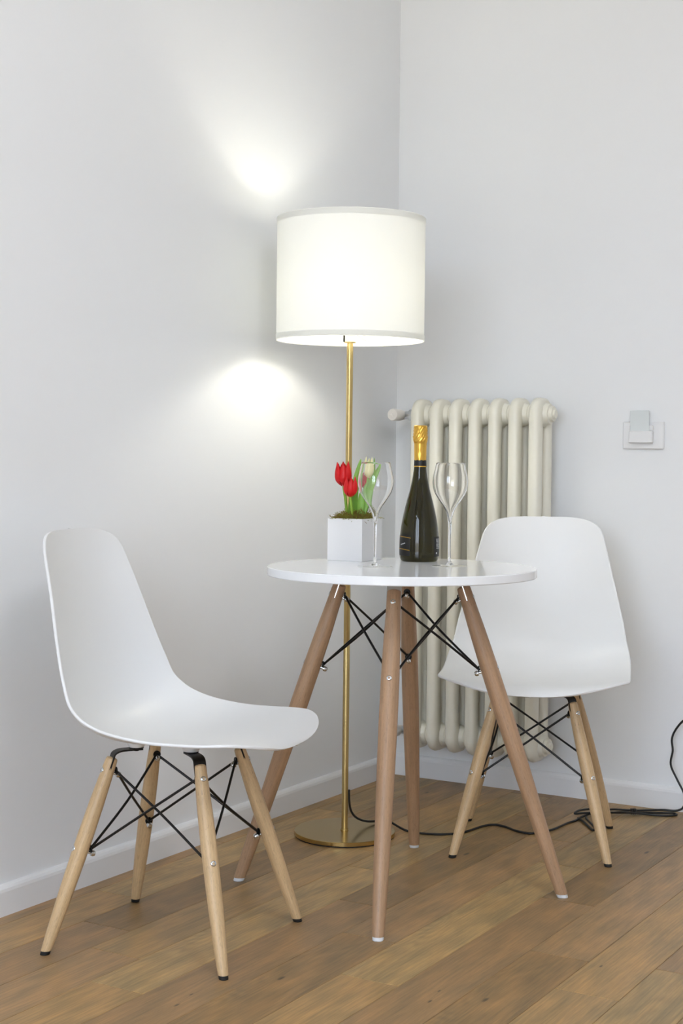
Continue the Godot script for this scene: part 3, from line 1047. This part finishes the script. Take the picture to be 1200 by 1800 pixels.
func tulip(parent: Node3D, root: Vector3, head: Vector3, lean: Vector3, tall: float, wide: float, mat: Material, sd: int, opened: float) -> void:
	var g := RandomNumberGenerator.new()
	g.seed = sd
	var holder := Node3D.new()
	holder.name = "tulip"
	parent.add_child(holder, true)
	var mb := MB.new()
	mb.tube(smooth([root, root.lerp(head, 0.5) + Vector3(0.001, 0, 0), head], 6), 0.0034, 10)
	part("stem", mb, M.stem, holder)
	var frame := along(head, head + lean, Vector3(0, 0, 1))
	for k in 6:
		var inner := k % 2
		var a := TAU * k / 6 + g.randf_range(-0.12, 0.12)
		var h := tall * (1.0 - 0.05 * inner) * g.randf_range(0.94, 1.03)
		var rows := []
		var steps := 12
		for i in steps + 1:
			var t := float(i) / steps
			var prof_r := wide / 2 * curve_at([0.22, 0.62, 0.86, 0.97, 1.0, 0.99, 0.95, 0.88, 0.80, 0.72, 0.62], t)
			prof_r *= 1.0 - (0.10 if inner else 0.0)
			prof_r += opened * maxf(0.0, t - 0.5) * wide
			var half := 0.66 * sqrt(maxf(0.0, 1.0 - pow(t, 5.0))) * minf(1.0, 0.5 + t * 1.6) + 0.03
			var row := []
			for j in 9:
				var s := -1.0 + 2.0 * j / 8.0
				var ang := a + s * half
				var rr := prof_r * (1.0 - 0.10 * s * s) + 0.0008 * cos(s * 6.0) * t
				row.append(Vector3(cos(ang) * rr, t * h - 0.006 * t * s * s, sin(ang) * rr))
			rows.append(row)
		var pm := MB.new()
		pm.grid(rows)
		part("petal", pm, mat, holder, frame)


func curve_at(list: Array, t: float) -> float:
	var f := clampf(t, 0, 1) * (list.size() - 1)
	var i := mini(int(f), list.size() - 2)
	return lerpf(list[i], list[i + 1], f - i)


func leaf(parent: Node3D, pts: Array, width: float, facing: Vector3) -> void:
	var path := smooth(pts, 7)
	var rows := []
	for i in path.size():
		var t := float(i) / (path.size() - 1)
		var d: Vector3 = (path[mini(i + 1, path.size() - 1)] - path[maxi(i - 1, 0)]).normalized()
		var side := d.cross(facing).normalized()
		var nn := side.cross(d)
		var w := width / 2 * pow(sin(PI * pow(clampf(t * 0.95 + 0.05, 0, 1), 0.8)), 0.8)
		var row := []
		for j in 7:
			var s := -1.0 + j / 3.0
			row.append(path[i] + side * w * s + nn * w * 0.35 * s * s)
		rows.append(row)
	var mb := MB.new()
	mb.grid(rows)
	part("leaf", mb, M.leaf, parent)


func build_planter(at: Vector3) -> void:
	var p := thing("potted_tulips", "white cube planter with red and cream tulips standing in moss", "potted plant", at)
	var s := 0.0925
	var h := 0.098
	var mb := MB.new()
	var wl := 0.004
	var rings := []
	for q in [[s / 2 - 0.0008, 0.0], [s / 2, 0.001], [s / 2, h - 0.001], [s / 2 - 0.001, h], [s / 2 - wl, h], [s / 2 - wl, h - 0.02]]:
		rings.append([Vector3(-q[0], q[1], -q[0]), Vector3(q[0], q[1], -q[0]), Vector3(q[0], q[1], q[0]), Vector3(-q[0], q[1], q[0])])
	for i in rings.size() - 1:
		for k in 4:
			var c := Vector3(0, h / 2, 0)
			var mid: Vector3 = (rings[i][k] + rings[i][(k + 1) % 4]) / 2
			if i == 3:
				c = mid - Vector3.UP
			elif i == 4:
				c = mid * Vector3(2, 1, 2)
			mb.poly([rings[i][k], rings[i][(k + 1) % 4], rings[i + 1][(k + 1) % 4], rings[i + 1][k]], c)
	mb.poly(rings[0], Vector3(0, h, 0))
	part("pot", mb, M.pot, p)
	mb = MB.new()
	mb.cbox(Vector3(0, h - 0.012, 0), Vector3(s - 2 * wl, 0.012, s - 2 * wl), 0.002)
	part("soil", mb, M.soil, p)
	# moss: a tangle of short curling strands
	var g := RandomNumberGenerator.new()
	g.seed = 41
	for kind in 2:
		var ms := MB.new()
		for k in (900 if kind == 0 else 380):
			var a := Vector3(g.randf_range(-1, 1) * (s / 2 - 0.007), h - 0.007, g.randf_range(-1, 1) * (s / 2 - 0.007))
			var mound := 0.020 * (1.0 - pow(maxf(absf(a.x), absf(a.z)) / (s / 2), 2))
			a.y += g.randf() * mound
			var dir := Vector3(g.randf_range(-1, 1), g.randf_range(0.1, 0.9), g.randf_range(-1, 1)).normalized()
			var bent := dir + Vector3(g.randf_range(-0.8, 0.8), g.randf_range(-0.9, 0.2), g.randf_range(-0.8, 0.8))
			var len := g.randf_range(0.008, 0.022)
			ms.tube([a, a + dir * len * 0.5, a + dir * len * 0.5 + bent.normalized() * len * 0.5], 0.00055, 4, false)
		var o := part("moss", ms, M.moss if kind == 0 else M.moss_brown, p)
		o.set_meta("kind", "stuff")
	# directions as the camera sees them
	var rt := Vector3(cos(CAM_YAW), 0, -sin(CAM_YAW))
	var bk := Vector3(-sin(CAM_YAW), 0, -cos(CAM_YAW))
	var o := func(r: float, up: float, d: float) -> Vector3:
		return rt * r + Vector3.UP * up + bk * d
	tulip(p, o.call(-0.018, h - 0.006, 0.0), o.call(-0.027, 0.172, 0.004), Vector3(-0.05, 1, 0), 0.058, 0.042, M.red, 3, 0.05)
	tulip(p, o.call(-0.006, h - 0.006, -0.024), o.call(-0.012, 0.148, -0.026), Vector3(0.05, 1, 0.0), 0.048, 0.035, M.red, 5, -0.02)
	tulip(p, o.call(0.006, h - 0.006, -0.004), o.call(0.028, 0.190, 0.0), Vector3(0.06, 1, -0.05), 0.051, 0.028, M.cream, 7, -0.10)
	tulip(p, o.call(0.010, h - 0.006, 0.022), o.call(0.016, 0.162, 0.034), Vector3(0.10, 1, -0.10), 0.046, 0.032, M.red, 9, -0.03)
	leaf(p, [o.call(0.000, h - 0.008, 0.004), o.call(-0.001, 0.150, 0.004), o.call(0.004, 0.195, 0.008), o.call(0.013, 0.237, 0.014)], 0.019, o.call(-0.35, 0.1, -1.0))
	leaf(p, [o.call(0.010, h - 0.008, -0.016), o.call(0.012, 0.125, -0.018), o.call(0.015, 0.155, -0.014), o.call(0.022, 0.180, -0.008)], 0.015, o.call(0.1, 0.1, -1.0))
	leaf(p, [o.call(0.014, h - 0.008, -0.010), o.call(0.026, 0.150, -0.010), o.call(0.042, 0.190, -0.006), o.call(0.062, 0.228, 0.0)], 0.020, o.call(0.3, 0.3, -1.0))
	leaf(p, [o.call(0.018, h - 0.008, 0.014), o.call(0.034, 0.150, 0.018), o.call(0.042, 0.200, 0.016), o.call(0.044, 0.240, 0.014)], 0.011, o.call(0.5, 0.2, -1.0))
	leaf(p, [o.call(-0.010, h - 0.008, -0.004), o.call(-0.011, 0.120, -0.006), o.call(-0.008, 0.145, -0.004), o.call(-0.006, 0.165, 0.0)], 0.013, o.call(0.3, 0.0, -1.0))


func _ready() -> void:
	rng.seed = 7
	# camera, sky, light, exposure
	var cam := Camera3D.new()
	cam.name = "camera"
	cam.position = Vector3(2.157, 0.95, 3.9436)
	cam.rotation = Vector3(-0.0351, CAM_YAW, 0.0094)
	cam.fov = rad_to_deg(2.0 * atan(900.0 / 2627.69))
	cam.near = 0.05
	add_child(cam)
	cam.current = true
	var sky_mat := ProceduralSkyMaterial.new()
	sky_mat.sky_top_color = Color(0.80, 0.86, 0.945)
	sky_mat.sky_horizon_color = Color(0.88, 0.92, 0.98)
	sky_mat.ground_horizon_color = Color(0.72, 0.72, 0.70)
	sky_mat.ground_bottom_color = Color(0.55, 0.54, 0.52)
	sky_mat.sun_angle_max = 0.0
	var sky := Sky.new()
	sky.sky_material = sky_mat
	var env := Environment.new()
	env.background_mode = Environment.BG_SKY
	env.sky = sky
	env.background_energy_multiplier = 11.5
	env.tonemap_mode = Environment.TONE_MAPPER_LINEAR
	env.tonemap_exposure = 1.13
	env.sdfgi_enabled = true
	env.ssao_enabled = true
	env.ssil_enabled = true
	var we := WorldEnvironment.new()
	we.name = "environment"
	we.environment = env
	add_child(we)

	make_materials()
	build_room()
	build_table()
	var shell := shell_surface(0.006).mesh(M.shell)
	build_chair("white plastic shell chair beside the bare wall, seen from its side", Vector3(0.379, 0, 1.588), Vector2(0.982, -0.19), shell)
	build_chair("white plastic shell chair standing in front of the radiator, behind the table", Vector3(0.681, 0, 0.516), Vector2(0.344, 0.939), shell)
	build_lamp()
	build_radiator()
	build_switch()
	build_bottle(Vector3(0.535, TOP, 0.870))
	build_glass("clear tulip shaped wine glass in front of the white planter", Vector3(0.545, TOP, 1.096))
	build_glass("clear tulip shaped wine glass beside the bottle, on the side away from the planter", Vector3(0.668, TOP, 0.978))
	build_planter(Vector3(0.397, TOP, 0.931))
	build_cord()
	build_ceiling_lamp()


# the room's own ceiling lamp, above and to the right of the view: an opal globe on a short stem
func build_ceiling_lamp() -> void:
	var at := Vector3(2.0, ROOM.y, 2.6)
	var l := thing("ceiling_lamp", "white opal globe lamp hanging under the ceiling", "lamp", at)
	var mb := MB.new()
	mb.lathe([Vector2(0.0, -0.030), Vector2(0.050, -0.028), Vector2(0.060, -0.012), Vector2(0.060, 0.0)], 32)
	part("canopy", mb, M.plastic, l)
	mb = MB.new()
	mb.lathe([Vector2(0.010, -0.090), Vector2(0.010, -0.026)], 16)
	part("stem", mb, M.plastic, l)
	mb = MB.new()
	var prof := []
	for k in 25:
		var a := -PI / 2 + PI * k / 24
		prof.append(Vector2(maxf(0.0, cos(a) * 0.235), -0.31 + sin(a) * 0.235))
	mb.lathe(prof, 40)
	part("lamp_globe", mb, M.globe, l)
	var li := OmniLight3D.new()
	li.name = "globe_light"
	li.position = Vector3(0, -0.31, 0)
	li.light_color = Color(0.965, 0.98, 1.0)
	li.light_energy = 1.0
	li.light_size = 0.23
	li.omni_range = 12.0
	li.omni_attenuation = 2.0
	li.shadow_enabled = true
	l.add_child(li)
